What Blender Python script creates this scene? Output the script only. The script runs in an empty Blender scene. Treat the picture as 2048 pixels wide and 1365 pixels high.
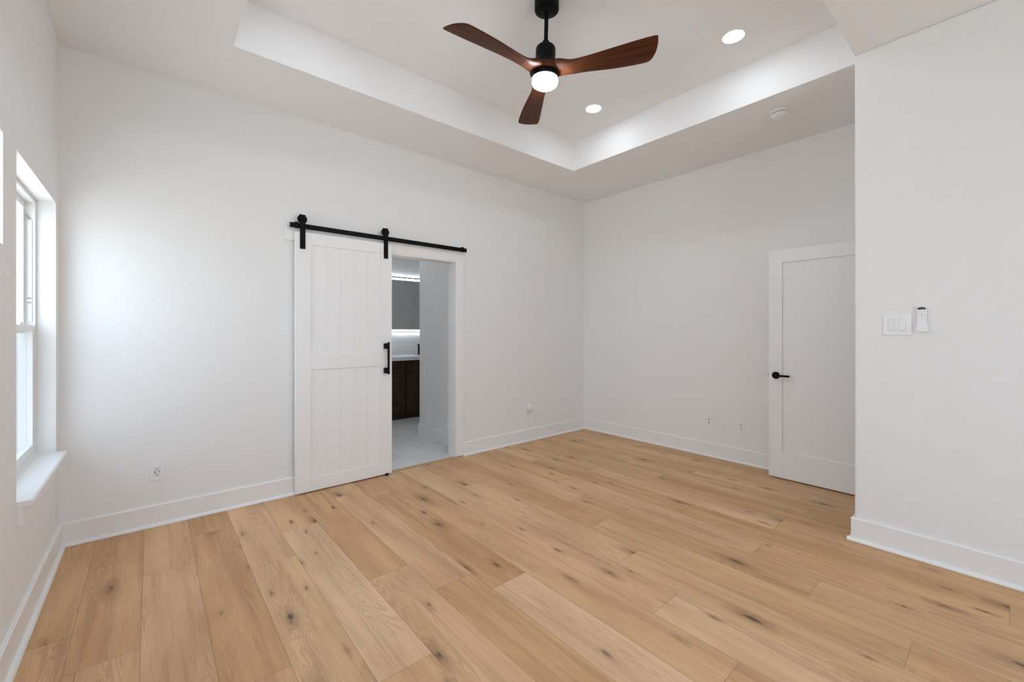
import bpy, bmesh, math, random
from mathutils import Vector, Matrix

S = bpy.context.scene
COL = S.collection
PI = math.pi

# ------------------------------------------------------------------ camera
YAW = math.radians(49.563)
FPX = 847.28
CAM_H = 1.3095
cam_d = bpy.data.cameras.new('camera')
cam_d.sensor_fit = 'HORIZONTAL'
cam_d.sensor_width = 36.0
cam_d.lens = FPX / 2048.0 * 36.0
cam_d.shift_y = -(682.5 - 663.46) / 2048.0
cam_d.clip_start = 0.02
cam = bpy.data.objects.new('camera', cam_d)
COL.objects.link(cam)
cam.location = (0, 0, CAM_H)
cam.rotation_euler = (PI / 2, 0, YAW - PI / 2)
S.camera = cam

# ------------------------------------------------------------------ look
S.view_settings.view_transform = 'Standard'
S.view_settings.look = 'None'
S.view_settings.gamma = 1.0
S.view_settings.use_curve_mapping = False
S.view_settings.exposure = 0.02
S.cycles.use_denoising = True
S.cycles.max_bounces = 14
S.cycles.diffuse_bounces = 10
S.cycles.transparent_max_bounces = 12
S.cycles.sample_clamp_indirect = 8.0

SKY_STRENGTH = 4.65
GLOBE_STRENGTH = 110.0
CAN_STRENGTH = 54.0
LED_STRENGTH = 18.0
BATH_FILL_STRENGTH = 17.0

# ------------------------------------------------------------------ daylight (world)
W = bpy.data.worlds.new('daylight')
S.world = W
W.use_nodes = True
wn, wl = W.node_tree.nodes, W.node_tree.links
wn.clear()
w_out = wn.new('ShaderNodeOutputWorld')
w_bg = wn.new('ShaderNodeBackground')
w_tc = wn.new('ShaderNodeTexCoord')
w_sep = wn.new('ShaderNodeSeparateXYZ')
w_ramp = wn.new('ShaderNodeValToRGB')
w_map = wn.new('ShaderNodeMapRange')
w_map.inputs['From Min'].default_value = -1.0
w_map.inputs['From Max'].default_value = 1.0
e = w_ramp.color_ramp.elements
e[0].position = 0.0
e[0].color = (0.775, 0.82, 0.845, 1)
e[1].position = 1.0
e[1].color = (0.725, 0.90, 1.11, 1)
x = w_ramp.color_ramp.elements.new(0.47)
x.color = (0.81, 0.87, 0.91, 1)
x = w_ramp.color_ramp.elements.new(0.53)
x.color = (0.846, 0.98, 1.13, 1)
wl.new(w_tc.outputs['Generated'], w_sep.inputs[0])
wl.new(w_sep.outputs['Z'], w_map.inputs['Value'])
wl.new(w_map.outputs['Result'], w_ramp.inputs['Fac'])
wl.new(w_ramp.outputs['Color'], w_bg.inputs['Color'])
w_bg.inputs['Strength'].default_value = SKY_STRENGTH
wl.new(w_bg.outputs[0], w_out.inputs[0])
# ------------------------------------------------------------------ room numbers (metres)
XL, XB, YA = -0.425, 4.4715, 3.738          # left wall, right wall, far wall
XC, YC = 3.367, 0.631                        # near partition face and its end
YF = -1.7                                    # wall behind the camera
H, TZ = 3.048, 3.358                         # ceiling, tray ceiling
TL, TX, TY = 0.384, 3.481, 3.06              # tray opening
WT = 0.124                                   # wall thickness
OX0, OX1, OZ = 1.63, 2.405, 2.03             # doorway to the bathroom
W1 = (2.671, 3.631, 0.575, 2.065)            # window 1 (y0,y1,z0,z1)
W2 = (0.95, 2.462, 1.638, 2.062)             # high window 2
W3 = (-0.23, 0.73, 0.575, 2.065)             # window 3, added unseen beside the camera for more daylight
W4 = (0.80, 2.25, 0.30, 2.30)                # window added unseen behind the camera as fill light (x0,x1,z0,z1)

# day-light portals at the window openings: sampling aids, they emit nothing themselves
for k, w in enumerate((W1, W2, W3)):
    ld = bpy.data.lights.new('window_portal', 'AREA')
    ld.shape = 'RECTANGLE'
    ld.size = w[3] - w[2]
    ld.size_y = w[1] - w[0]
    ld.cycles.is_portal = True
    lo = bpy.data.objects.new('window_portal', ld)
    COL.objects.link(lo)
    lo.location = (XL - 0.22, (w[0] + w[1]) / 2, (w[2] + w[3]) / 2)
    lo.rotation_euler = (0, -PI / 2, 0)

ld = bpy.data.lights.new('window_portal', 'AREA')
ld.shape = 'RECTANGLE'
ld.size = W4[1] - W4[0]
ld.size_y = W4[3] - W4[2]
ld.cycles.is_portal = True
lo = bpy.data.objects.new('window_portal', ld)
COL.objects.link(lo)
lo.location = ((W4[0] + W4[1]) / 2, YF - 0.16, (W4[2] + W4[3]) / 2)
lo.rotation_euler = (PI / 2, 0, PI)

# ------------------------------------------------------------------ node helper
class NT:
    def __init__(self, name):
        self.m = bpy.data.materials.new(name)
        self.m.use_nodes = True
        self.t = self.m.node_tree
        self.t.nodes.clear()
        self.out = self.t.nodes.new('ShaderNodeOutputMaterial')

    def n(self, kind, **kw):
        nd = self.t.nodes.new(kind)
        for k, v in kw.items():
            setattr(nd, k, v)
        return nd

    def put(self, sock, v):
        if hasattr(v, 'is_output') or isinstance(v, bpy.types.NodeSocket):
            self.t.links.new(v, sock)
        else:
            sock.default_value = v

    def math(self, op, a, b=None, c=None, clamp=False):
        nd = self.n('ShaderNodeMath', operation=op)
        nd.use_clamp = clamp
        self.put(nd.inputs[0], a)
        if b is not None:
            self.put(nd.inputs[1], b)
        if c is not None:
            self.put(nd.inputs[2], c)
        return nd.outputs[0]

    def smooth(self, v, lo, hi, a=0.0, b=1.0):
        nd = self.n('ShaderNodeMapRange', interpolation_type='SMOOTHSTEP')
        self.put(nd.inputs['Value'], v)
        nd.inputs['From Min'].default_value = lo
        nd.inputs['From Max'].default_value = hi
        nd.inputs['To Min'].default_value = a
        nd.inputs['To Max'].default_value = b
        return nd.outputs['Result']

    def vec(self, x, y, z=0.0):
        nd = self.n('ShaderNodeCombineXYZ')
        for i, v in enumerate((x, y, z)):
            self.put(nd.inputs[i], v)
        return nd.outputs[0]

    def mix(self, fac, a, b, blend='MIX'):
        nd = self.n('ShaderNodeMix', data_type='RGBA', blend_type=blend)
        self.put(nd.inputs[0], fac)
        self.put(nd.inputs[6], a)
        self.put(nd.inputs[7], b)
        return nd.outputs[2]

    def noise(self, vec, scale, detail=2.0, rough=0.5, dist=0.0):
        nd = self.n('ShaderNodeTexNoise')
        self.put(nd.inputs['Vector'], vec)
        nd.inputs['Scale'].default_value = scale
        nd.inputs['Detail'].default_value = detail
        nd.inputs['Roughness'].default_value = rough
        nd.inputs['Distortion'].default_value = dist
        return nd

    def bsdf(self, color, rough, metallic=0.0, spec=0.5, coat=0.0):
        b = self.n('ShaderNodeBsdfPrincipled')
        self.put(b.inputs['Base Color'], color)
        self.put(b.inputs['Roughness'], rough)
        self.put(b.inputs['Metallic'], metallic)
        self.put(b.inputs['Specular IOR Level'], spec)
        if coat:
            b.inputs['Coat Weight'].default_value = coat
            b.inputs['Coat Roughness'].default_value = 0.12
        self.t.links.new(b.outputs[0], self.out.inputs[0])
        return b

    def bump(self, b, height, strength, distance):
        nd = self.n('ShaderNodeBump')
        nd.inputs['Strength'].default_value = strength
        nd.inputs['Distance'].default_value = distance
        self.put(nd.inputs['Height'], height)
        self.t.links.new(nd.outputs[0], b.inputs['Normal'])


def rgb(r, g, b):
    return (r, g, b, 1.0)


def m_paint(name, col, rough, bump=0.0, scale=120.0):
    t = NT(name)
    tc = t.n('ShaderNodeTexCoord')
    big = t.noise(tc.outputs['Object'], 0.9, 2.0)
    c = t.mix(t.math('MULTIPLY', big.outputs['Fac'], 0.35), rgb(*col),
              rgb(*[v * 0.965 for v in col]))
    b = t.bsdf(c, rough, spec=0.3)
    if bump:
        n1 = t.noise(tc.outputs['Object'], scale, 3.0, 0.55)
        n2 = t.noise(tc.outputs['Object'], scale * 0.33, 1.0)
        h = t.math('ADD', t.smooth(n1.outputs['Fac'], 0.42, 0.62), t.math('MULTIPLY', n2.outputs['Fac'], 0.5))
        t.bump(b, h, bump, 0.0012)
    return t.m


def m_plain(name, col, rough, metallic=0.0, spec=0.5, coat=0.0, mottled=0.06, scale=40.0):
    t = NT(name)
    tc = t.n('ShaderNodeTexCoord')
    n = t.noise(tc.outputs['Object'], scale, 3.0)
    c = t.mix(n.outputs['Fac'], rgb(*col), rgb(*[v * (1 - mottled) for v in col]))
    t.bsdf(c, rough, metallic, spec, coat)
    return t.m


def m_emit(name, col, strength):
    t = NT(name)
    em = t.n('ShaderNodeEmission')
    em.inputs['Color'].default_value = rgb(*col)
    em.inputs['Strength'].default_value = strength
    t.t.links.new(em.outputs[0], t.out.inputs[0])
    return t.m


def m_glass(name):
    t = NT(name)
    tr = t.n('ShaderNodeBsdfTransparent')
    tr.inputs['Color'].default_value = rgb(0.96, 0.975, 0.98)
    gl = t.n('ShaderNodeBsdfGlossy')
    gl.inputs['Roughness'].default_value = 0.02
    lw = t.n('ShaderNodeLayerWeight')
    lw.inputs['Blend'].default_value = 0.5
    fr = t.math('MULTIPLY_ADD', t.math('POWER', lw.outputs['Facing'], 5.0), 0.6, 0.03)
    mx = t.n('ShaderNodeMixShader')
    t.put(mx.inputs[0], fr)
    t.t.links.new(tr.outputs[0], mx.inputs[1])
    t.t.links.new(gl.outputs[0], mx.inputs[2])
    t.t.links.new(mx.outputs[0], t.out.inputs[0])
    return t.m


def m_screen(name):
    t = NT(name)
    tr = t.n('ShaderNodeBsdfTransparent')
    df = t.n('ShaderNodeBsdfDiffuse')
    df.inputs['Color'].default_value = rgb(0.10, 0.11, 0.12)
    mx = t.n('ShaderNodeMixShader')
    mx.inputs[0].default_value = 0.30
    t.t.links.new(tr.outputs[0], mx.inputs[1])
    t.t.links.new(df.outputs[0], mx.inputs[2])
    t.t.links.new(mx.outputs[0], t.out.inputs[0])
    return t.m


def m_mirror(name):
    t = NT(name)
    b = t.bsdf(rgb(0.78, 0.79, 0.76), 0.02, 1.0)
    return t.m


def m_wood(name, light, dark, axis, rough=0.35, coat=0.0, freq=1.0):
    """straight-grained timber, grain running along an object axis"""
    t = NT(name)
    tc = t.n('ShaderNodeTexCoord')
    mp = t.n('ShaderNodeMapping')
    sc = [26 * freq, 26 * freq, 26 * freq]
    sc[axis] = 1.6 * freq
    mp.inputs['Scale'].default_value = sc
    t.t.links.new(tc.outputs['Object'], mp.inputs[0])
    n1 = t.noise(mp.outputs[0], 1.0, 5.0, 0.6, 0.8)
    n2 = t.noise(mp.outputs[0], 6.0, 3.0, 0.6)
    f = t.math('ADD', t.smooth(n1.outputs['Fac'], 0.32, 0.68, 0, 0.8), t.math('MULTIPLY', n2.outputs['Fac'], 0.25))
    c = t.mix(f, rgb(*dark), rgb(*light))
    t.bsdf(c, rough, spec=0.18, coat=coat)
    return t.m


def m_floor():
    t = NT('oak_plank_floor')
    uv = t.n('ShaderNodeUVMap', uv_map='plank')
    sp = t.n('ShaderNodeSeparateXYZ')
    t.t.links.new(uv.outputs[0], sp.inputs[0])
    u, v = sp.outputs[0], sp.outputs[1]

    def att(n):
        a = t.n('ShaderNodeAttribute', attribute_name=n)
        return a.outputs['Fac']
    seed, tone, plen, hue = att('seed'), att('tone'), att('plen'), att('hue')
    sz = t.math('MULTIPLY', seed, 53.0)
    uo = t.math('ADD', u, t.math('MULTIPLY', seed, 17.0))
    vo = t.math('ADD', v, t.math('MULTIPLY', seed, 29.0))
    # knots: sparse cells, stretched along the plank
    kn_v = t.vec(t.math('MULTIPLY', uo, 6.5), t.math('MULTIPLY', vo, 2.1), sz)
    vor = t.n('ShaderNodeTexVoronoi', voronoi_dimensions='2D')
    t.t.links.new(kn_v, vor.inputs['Vector'])
    vor.inputs['Scale'].default_value = 1.0
    wob = t.noise(t.vec(t.math('MULTIPLY', uo, 60.0), t.math('MULTIPLY', vo, 16.0), sz), 1.0, 4.0, 0.6)
    kd = t.math('ADD', vor.outputs['Distance'],
                t.math('MULTIPLY', t.math('SUBTRACT', wob.outputs['Fac'], 0.5), 0.26))
    sep = t.n('ShaderNodeSeparateColor')
    t.t.links.new(vor.outputs['Color'], sep.inputs[0])
    gate = t.smooth(sep.outputs[0], 0.42, 0.75)
    size = t.math('MULTIPLY_ADD', t.math('MULTIPLY', sep.outputs[1], sep.outputs[1]), 1.1, 0.45)
    kd = t.math('DIVIDE', kd, size)
    core = t.math('MULTIPLY', t.smooth(kd, 0.015, 0.075, 1, 0), gate)
    halo = t.math('MULTIPLY', t.smooth(kd, 0.0, 0.40, 1, 0), gate)
    # grain: contour lines of a stretched noise bend round the knots
    base = t.noise(t.vec(t.math('MULTIPLY', uo, 8.5), t.math('MULTIPLY', vo, 0.62), sz), 1.0, 2.5, 0.5, 0.5)
    field = t.math('ADD', t.math('MULTIPLY', base.outputs['Fac'], 34.0),
                   t.math('MULTIPLY', halo, 2.4))
    ring = t.math('PINGPONG', field, 0.5)
    ring = t.smooth(ring, 0.14, 0.50)
    ringamt = t.smooth(t.noise(t.vec(t.math('MULTIPLY', uo, 8.0), t.math('MULTIPLY', vo, 0.9), t.math('ADD', sz, 9.0)),
                               1.0, 1.0).outputs['Fac'], 0.44, 0.60)
    ringamt = t.math('MAXIMUM', ringamt, t.math('MULTIPLY', halo, 0.9))
    fine = t.noise(t.vec(t.math('MULTIPLY', uo, 260.0), t.math('MULTIPLY', vo, 7.0), sz), 1.0, 5.0, 0.7)
    pore = t.noise(t.vec(t.math('MULTIPLY', uo, 420.0), t.math('MULTIPLY', vo, 26.0), t.math('ADD', sz, 3.0)), 1.0, 2.0, 0.6)
    streak = t.noise(t.vec(t.math('MULTIPLY', uo, 22.0), t.math('MULTIPLY', vo, 0.9), t.math('ADD', sz, 4.0)), 1.0, 4.0, 0.6, 0.4)
    cloud = t.noise(t.vec(t.math('MULTIPLY', uo, 6.0), t.math('MULTIPLY', vo, 1.2), t.math('ADD', sz, 14.0)), 1.0, 3.0)
    light = rgb(*FLOOR_LIGHT)
    mid = rgb(*FLOOR_MID)
    dk = rgb(*FLOOR_DARK)
    c = t.mix(t.smooth(cloud.outputs['Fac'], 0.30, 0.70), light, mid)
    c = t.mix(t.math('MULTIPLY', t.smooth(streak.outputs['Fac'], 0.46, 0.72), 0.42), c, dk)
    c = t.mix(t.math('MULTIPLY', t.math('MULTIPLY', ring, ringamt), 0.36), c, dk)
    c = t.mix(t.smooth(fine.outputs['Fac'], 0.35, 0.75, 0.0, 0.30), c, dk)
    c = t.mix(t.smooth(pore.outputs['Fac'], 0.60, 0.78, 0.0, 0.18), c, rgb(0.24, 0.135, 0.065))
    c = t.mix(t.math('MULTIPLY', t.math('MULTIPLY', halo, halo), 0.72), c, rgb(0.27, 0.150, 0.075))
    c = t.mix(t.math('MULTIPLY', core, 0.88), c, rgb(0.095, 0.050, 0.027))
    # thin dark cracks along the grain
    cr = t.noise(t.vec(t.math('MULTIPLY', uo, 34.0), t.math('MULTIPLY', vo, 1.7), t.math('ADD', sz, 31.0)), 1.0, 3.0, 0.6)
    c = t.mix(t.math('MULTIPLY', t.smooth(cr.outputs['Fac'], 0.69, 0.78), 0.55), c, rgb(0.17, 0.09, 0.045))
    # plank to plank colour
    hv = t.n('ShaderNodeHueSaturation')
    t.put(hv.inputs['Color'], c)
    t.put(hv.inputs['Hue'], t.math('MULTIPLY_ADD', hue, 0.0025, 0.499))
    t.put(hv.inputs['Saturation'], t.math('MULTIPLY_ADD', tone, -0.12, 1.0))
    t.put(hv.inputs['Value'], t.math('MULTIPLY_ADD', tone, 0.16, 1.0))
    c = hv.outputs[0]
    # joints between the planks
    du = t.math('MINIMUM', u, t.math('SUBTRACT', PW, u))
    dv = t.math('MINIMUM', v, t.math('SUBTRACT', plen, v))
    jd = t.math('MINIMUM', du, dv)
    joint = t.smooth(jd, 0.0004, 0.0022, 1, 0)
    c = t.mix(t.math('MULTIPLY', joint, 0.55), c, rgb(0.17, 0.12, 0.075))
    rough = t.math('MULTIPLY_ADD', fine.outputs['Fac'], 0.16, 0.40)
    b = t.bsdf(c, rough, spec=0.32)
    hgt = t.math('SUBTRACT', t.math('MULTIPLY', fine.outputs['Fac'], 0.25), joint)
    t.bump(b, hgt, 0.35, 0.0008)
    return t.m


def m_tile():
    t = NT('grey_bathroom_tile')
    tc = t.n('ShaderNodeTexCoord')
    n = t.noise(tc.outputs['Object'], 2.2, 5.0, 0.55, 0.6)
    c = t.mix(t.smooth(n.outputs['Fac'], 0.3, 0.7), rgb(0.74, 0.74, 0.73), rgb(0.62, 0.62, 0.61))
    br = t.n('ShaderNodeTexBrick')
    t.t.links.new(tc.outputs['Object'], br.inputs['Vector'])
    br.inputs['Scale'].default_value = 1.0
    br.inputs['Brick Width'].default_value = 1.2
    br.inputs['Row Height'].default_value = 0.6
    br.inputs['Mortar Size'].default_value = 0.0025
    br.inputs['Color1'].default_value = rgb(1, 1, 1)
    br.inputs['Color2'].default_value = rgb(1, 1, 1)
    br.inputs['Mortar'].default_value = rgb(0.9, 0.9, 0.9)
    c = t.mix(1.0, c, br.outputs['Color'], 'MULTIPLY')
    t.bsdf(c, 0.42, spec=0.4)
    return t.m


PW = 0.2258
FLOOR_LIGHT = (0.735, 0.470, 0.252)
FLOOR_MID = (0.602, 0.364, 0.186)
FLOOR_DARK = (0.350, 0.190, 0.097)
M = {}
M['wall'] = m_paint('white_wall_paint', (0.838, 0.836, 0.832), 0.65, 0.35, 150.0)
M['ceil'] = m_paint('white_ceiling_paint', (0.862, 0.860, 0.862), 0.75, 0.10, 150.0)
M['trim'] = m_paint('white_trim_paint', (0.85, 0.845, 0.84), 0.30)
M['door'] = m_paint('white_door_paint', (0.88, 0.88, 0.88), 0.38)
M['vinyl'] = m_paint('white_window_vinyl', (0.84, 0.84, 0.83), 0.35)
M['plastic'] = m_plain('white_plastic', (0.84, 0.84, 0.85), 0.28, mottled=0.02)
M['plastic2'] = m_plain('soft_white_plastic', (0.78, 0.78, 0.79), 0.35, mottled=0.02)
M['black'] = m_plain('matte_black_steel', (0.004, 0.004, 0.0045), 0.5, 0.0, 0.12)
M['black_s'] = m_plain('satin_black_paint', (0.004, 0.004, 0.0045), 0.45, 0.0, 0.12)
M['dark'] = m_plain('dark_opening', (0.03, 0.028, 0.026), 0.6)
M['grey'] = m_plain('grey_print', (0.32, 0.32, 0.33), 0.5)
M['steel'] = m_plain('brushed_steel', (0.45, 0.45, 0.45), 0.3, 1.0)
M['gold'] = m_plain('threaded_metal', (0.16, 0.14, 0.11), 0.35, 0.8)
M['screen'] = m_plain('black_gloss_screen', (0.008, 0.008, 0.009), 0.08)
M['glass'] = m_glass('window_glass')
M['mirror'] = m_mirror('silvered_mirror')
M['screen_mesh'] = m_screen('insect_screen_mesh')
M['blade'] = m_wood('walnut_blade', (0.100, 0.029, 0.0085), (0.040, 0.0115, 0.004), 0, 0.46, 0.0, 1.4)
M['cab'] = m_wood('dark_walnut_cabinet', (0.066, 0.033, 0.017), (0.034, 0.017, 0.009), 2, 0.4, 0.0, 1.0)
M['strip'] = m_wood('oak_strip', (0.55, 0.37, 0.20), (0.40, 0.25, 0.13), 0, 0.45)
M['quartz'] = m_plain('white_quartz', (0.82, 0.82, 0.81), 0.2, mottled=0.04, scale=8.0)
M['tile'] = m_tile()
M['globe'] = m_emit('lit_opal_glass', (0.880, 0.955, 1.030), GLOBE_STRENGTH)
M['can'] = m_emit('lit_downlight_lens', (0.880, 0.965, 1.035), CAN_STRENGTH)
M['led'] = m_emit('lit_led_strip', (0.90, 0.98, 1.06), LED_STRENGTH)
M['flush'] = m_emit('added_fill_diffuser', (0.92, 0.97, 1.03), BATH_FILL_STRENGTH)  # glow of the lamp added in the bathroom
M['floor'] = m_floor()

# ------------------------------------------------------------------ mesh helpers
def BM():
    return bmesh.new()


def box(bm, x0, x1, y0, y1, z0, z1):
    vs = [bm.verts.new((x, y, z)) for x in (x0, x1) for y in (y0, y1) for z in (z0, z1)]
    for f in ((0, 1, 3, 2), (4, 6, 7, 5), (0, 4, 5, 1), (2, 3, 7, 6), (0, 2, 6, 4), (1, 5, 7, 3)):
        bm.faces.new([vs[i] for i in f])
    return vs


def prism(bm, pts, axis, a, b):
    """polygon pts (2-D) extruded along axis from a to b; axis 0: pts=(y,z), 1: (x,z), 2: (x,y)"""
    def P(p, h):
        return {0: (h, p[0], p[1]), 1: (p[0], h, p[1]), 2: (p[0], p[1], h)}[axis]
    A = [bm.verts.new(P(p, a)) for p in pts]
    B = [bm.verts.new(P(p, b)) for p in pts]
    n = len(pts)
    bm.faces.new(A)
    bm.faces.new(B[::-1])
    for i in range(n):
        bm.faces.new((A[i], A[(i + 1) % n], B[(i + 1) % n], B[i]))


def rrect(x0, x1, y0, y1, r, n=5):
    out = []
    for cx, cy, a0 in ((x1 - r, y1 - r, 0), (x0 + r, y1 - r, 90), (x0 + r, y0 + r, 180), (x1 - r, y0 + r, 270)):
        for k in range(n + 1):
            a = math.radians(a0 + 90 * k / n)
            out.append((cx + r * math.cos(a), cy + r * math.sin(a)))
    return out


def lathe(bm, prof, c=(0, 0, 0), axis=2, seg=40):
    """profile of (radius, height); axis 2 = z, 1 = y, 0 = x"""
    def P(r, h, a):
        p, q = r * math.cos(a), r * math.sin(a)
        v = {2: (p, q, h), 1: (p, h, q), 0: (h, p, q)}[axis]
        return (v[0] + c[0], v[1] + c[1], v[2] + c[2])
    rings = []
    for r, h in prof:
        if r < 1e-6:
            rings.append([bm.verts.new(P(0, h, 0))])
        else:
            rings.append([bm.verts.new(P(r, h, 2 * PI * k / seg)) for k in range(seg)])
    for A, B in zip(rings, rings[1:]):
        for k in range(seg):
            k2 = (k + 1) % seg
            if len(A) == 1 and len(B) == 1:
                continue
            if len(A) == 1:
                bm.faces.new((A[0], B[k], B[k2]))
            elif len(B) == 1:
                bm.faces.new((A[k], B[0], A[k2]))
            else:
                bm.faces.new((A[k], B[k], B[k2], A[k2]))
    for R, flip in ((rings[0], False), (rings[-1], True)):
        if len(R) > 1:
            bm.faces.new(R[::-1] if flip else R)


def obj(name, bm, mat, parent=None, org=None, bevel=0.0, smooth=False, xf=None, seg=2):
    """link ONE mesh object; vertices are given in room coordinates"""
    if xf is not None:
        bmesh.ops.transform(bm, matrix=xf, verts=bm.verts)
    if org is None:
        org = Vector(parent['_org']) if parent is not None else Vector((0, 0, 0))
    org = Vector(org)
    bmesh.ops.translate(bm, vec=-org, verts=bm.verts)
    bmesh.ops.recalc_face_normals(bm, faces=bm.faces)
    me = bpy.data.meshes.new(name)
    bm.to_mesh(me)
    bm.free()
    me.materials.append(mat)
    o = bpy.data.objects.new(name, me)
    COL.objects.link(o)
    ORG[o.name] = org
    if parent is not None:
        o.parent = parent
    else:
        o.location = org
    o['_org'] = tuple(org)
    if smooth:
        for p in me.polygons:
            p.use_smooth = True
        me.set_sharp_from_angle(angle=math.radians(38))
    if bevel:
        md = o.modifiers.new('bevel', 'BEVEL')
        md.width = bevel
        md.segments = seg
        md.limit_method = 'ANGLE'
        md.angle_limit = math.radians(40)
        md.harden_normals = False
    return o


ORG = {}


def tag(o, label, cat=None, group=None, kind=None):
    o['label'] = label
    if cat:
        o['category'] = cat
    if group:
        o['group'] = group
    if kind:
        o['kind'] = kind
    return o


def thing(name, loc, label, cat, group=None, kind=None):
    o = bpy.data.objects.new(name, None)
    o.empty_display_size = 0.05
    COL.objects.link(o)
    o.location = loc
    o['_org'] = tuple(loc)
    return tag(o, label, cat, group, kind)


def slab(bm, axis, p0, p1, ur, zr, holes=()):
    """wall slab; axis 0 -> plane x (u=y), axis 1 -> plane y (u=x), axis 2 -> plane z (u=x, z=y)"""
    us = sorted({ur[0], ur[1], *[h[0] for h in holes], *[h[1] for h in holes]})
    zs = sorted({zr[0], zr[1], *[h[2] for h in holes], *[h[3] for h in holes]})
    us = [u for u in us if ur[0] <= u <= ur[1]]
    zs = [z for z in zs if zr[0] <= z <= zr[1]]
    cache = {}

    def V(p, u, z):
        k = (p, u, z)
        if k not in cache:
            cache[k] = bm.verts.new({0: (p, u, z), 1: (u, p, z), 2: (u, z, p)}[axis])
        return cache[k]

    def solid(i, j):
        if i < 0 or j < 0 or i >= len(us) - 1 or j >= len(zs) - 1:
            return False
        uc, zc = (us[i] + us[i + 1]) / 2, (zs[j] + zs[j + 1]) / 2
        return not any(h[0] < uc < h[1] and h[2] < zc < h[3] for h in holes)
    for i in range(len(us) - 1):
        for j in range(len(zs) - 1):
            if not solid(i, j):
                continue
            a, b, c, d = us[i], us[i + 1], zs[j], zs[j + 1]
            for p in (p0, p1):
                bm.faces.new((V(p, a, c), V(p, b, c), V(p, b, d), V(p, a, d)))
            for (di, dj, e1, e2) in ((-1, 0, (a, c), (a, d)), (1, 0, (b, c), (b, d)), (0, -1, (a, c), (b, c)), (0, 1, (a, d), (b, d))):
                if not solid(i + di, j + dj):
                    bm.faces.new((V(p0, *e1), V(p0, *e2), V(p1, *e2), V(p1, *e1)))


def struct(name, bm, mat, label, cat, bevel=0.0, smooth=False, seg=2):
    o = obj(name, bm, mat, bevel=bevel, smooth=smooth, seg=seg)
    return tag(o, label, cat, kind='structure')


# ------------------------------------------------------------------ floor of oak planks
random.seed(7)
PX0 = -0.259
PLEN = 1.552
phase = {-1: 2.607, 0: 2.327, 1: 2.991, 2: 1.826, 3: 2.704, 4: 3.073, 5: 2.184, 6: 1.885, 7: 1.704, 8: 2.243,
         9: 1.072, 10: 1.435, 11: 1.817, 12: 0.646, 13: 0.984, 14: 1.55, 15: 1.016, 16: 2.05, 17: 0.945, 18: 0.35,
         19: 1.606, 20: 1.2}
tones = {(4, 0): 0.80, (4, 1): -0.1, (7, 0): 0.90, (7, 1): -0.50, (3, 0): 0.35, (3, 1): 0.50, (5, 1): -0.40, (5, 0): 0.30,
         (6, 1): 0.20, (6, 0): -0.40, (2, 1): -0.40, (2, 0): 0.15, (1, 1): 0.10, (1, 0): 0.15, (0, 1): -0.35, (0, 0): 0.1,
         (-1, 1): -0.2, (-1, 0): 0.0, (8, 1): -0.15, (8, 0): 0.05, (9, 1): 0.20, (9, 0): 0.55, (10, 1): 0.30, (10, 0): 0.15,
         (11, 1): -0.30, (12, 1): -0.25, (12, 0): 0.1, (13, 1): 0.1, (14, 1): -0.35}
bm = BM()
uvl = bm.loops.layers.uv.new('plank')
la = {k: bm.faces.layers.float.new(k) for k in ('seed', 'tone', 'plen', 'hue')}
FX0, FX1, FY0, FY1 = XL - 0.02, XB + 0.02, YF - 0.02, YA + 0.012
for k in range(-1, 22):
    x0, x1 = PX0 + PW * k, PX0 + PW * (k + 1)
    ph = phase.get(k, random.uniform(0, PLEN))
    base = ph - PLEN * math.ceil((ph - FY0) / PLEN)
    j = 0
    y = base
    while y < FY1:
        a, b = max(x0, FX0), min(x1, FX1)
        c, d = max(y, FY0), min(y + PLEN, FY1)
        if b - a > 0.001 and d - c > 0.001:
            vs = [bm.verts.new(p) for p in ((a, c, 0), (b, c, 0), (b, d, 0), (a, d, 0))]
            f = bm.faces.new(vs)
            idx = round((y - ph) / PLEN)
            f[la['seed']] = random.random()
            rt = random.uniform(-0.55, 0.45)
            f[la['tone']] = tones.get((k, idx + 1), rt)
            f[la['hue']] = random.uniform(-1, 1)
            f[la['plen']] = PLEN
            for lp in f.loops:
                p = lp.vert.co
                lp[uvl].uv = (p.x - x0, p.y - y)
        y += PLEN
bmesh.ops.remove_doubles(bm, verts=bm.verts, dist=0.0001)
floor = struct('floor', bm, M['floor'], 'light oak plank floor of the empty bedroom', 'floor')
for p in floor.data.polygons:
    pass

# ------------------------------------------------------------------ walls
bm = BM()
slab(bm, 0, XL, XL - 0.16, (YF, YA + WT), (0, H), [W1, W2, W3])
struct('wall_left', bm, M['wall'], 'white textured wall with the windows at the left', 'wall')

bm = BM()
slab(bm, 1, YA, YA + WT, (XL, XB + WT), (0, H), [(OX0, OX1, -1, OZ)])
struct('wall_rear', bm, M['wall'], 'white textured wall behind the sliding barn door', 'wall')

bm = BM()
slab(bm, 0, XB, XB + WT, (YF, YA), (0, H))
struct('wall_right', bm, M['wall'], 'white wall behind the open panel door', 'wall')

bm = BM()
DX0, DX1, DZ = 3.47, 4.255, 2.06
slab(bm, 1, YC, YC - WT, (XC + WT, XB), (0, H), [(DX0 + 0.05, DX1, -1, DZ)])
struct('wall_entry', bm, M['wall'], 'short wall with the doorway behind the near partition', 'wall')

bm = BM()
slab(bm, 0, XC, XC + WT, (YF, YC), (0, H))
struct('wall_near', bm, M['wall'], 'white near partition carrying the switch and remote', 'wall', bevel=0.012, seg=3)

bm = BM()
slab(bm, 1, YF, YF - 0.12, (XL - 0.16, XB + WT), (0, H), [W4])
struct('wall_front', bm, M['wall'], 'white wall behind the camera', 'wall')

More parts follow.
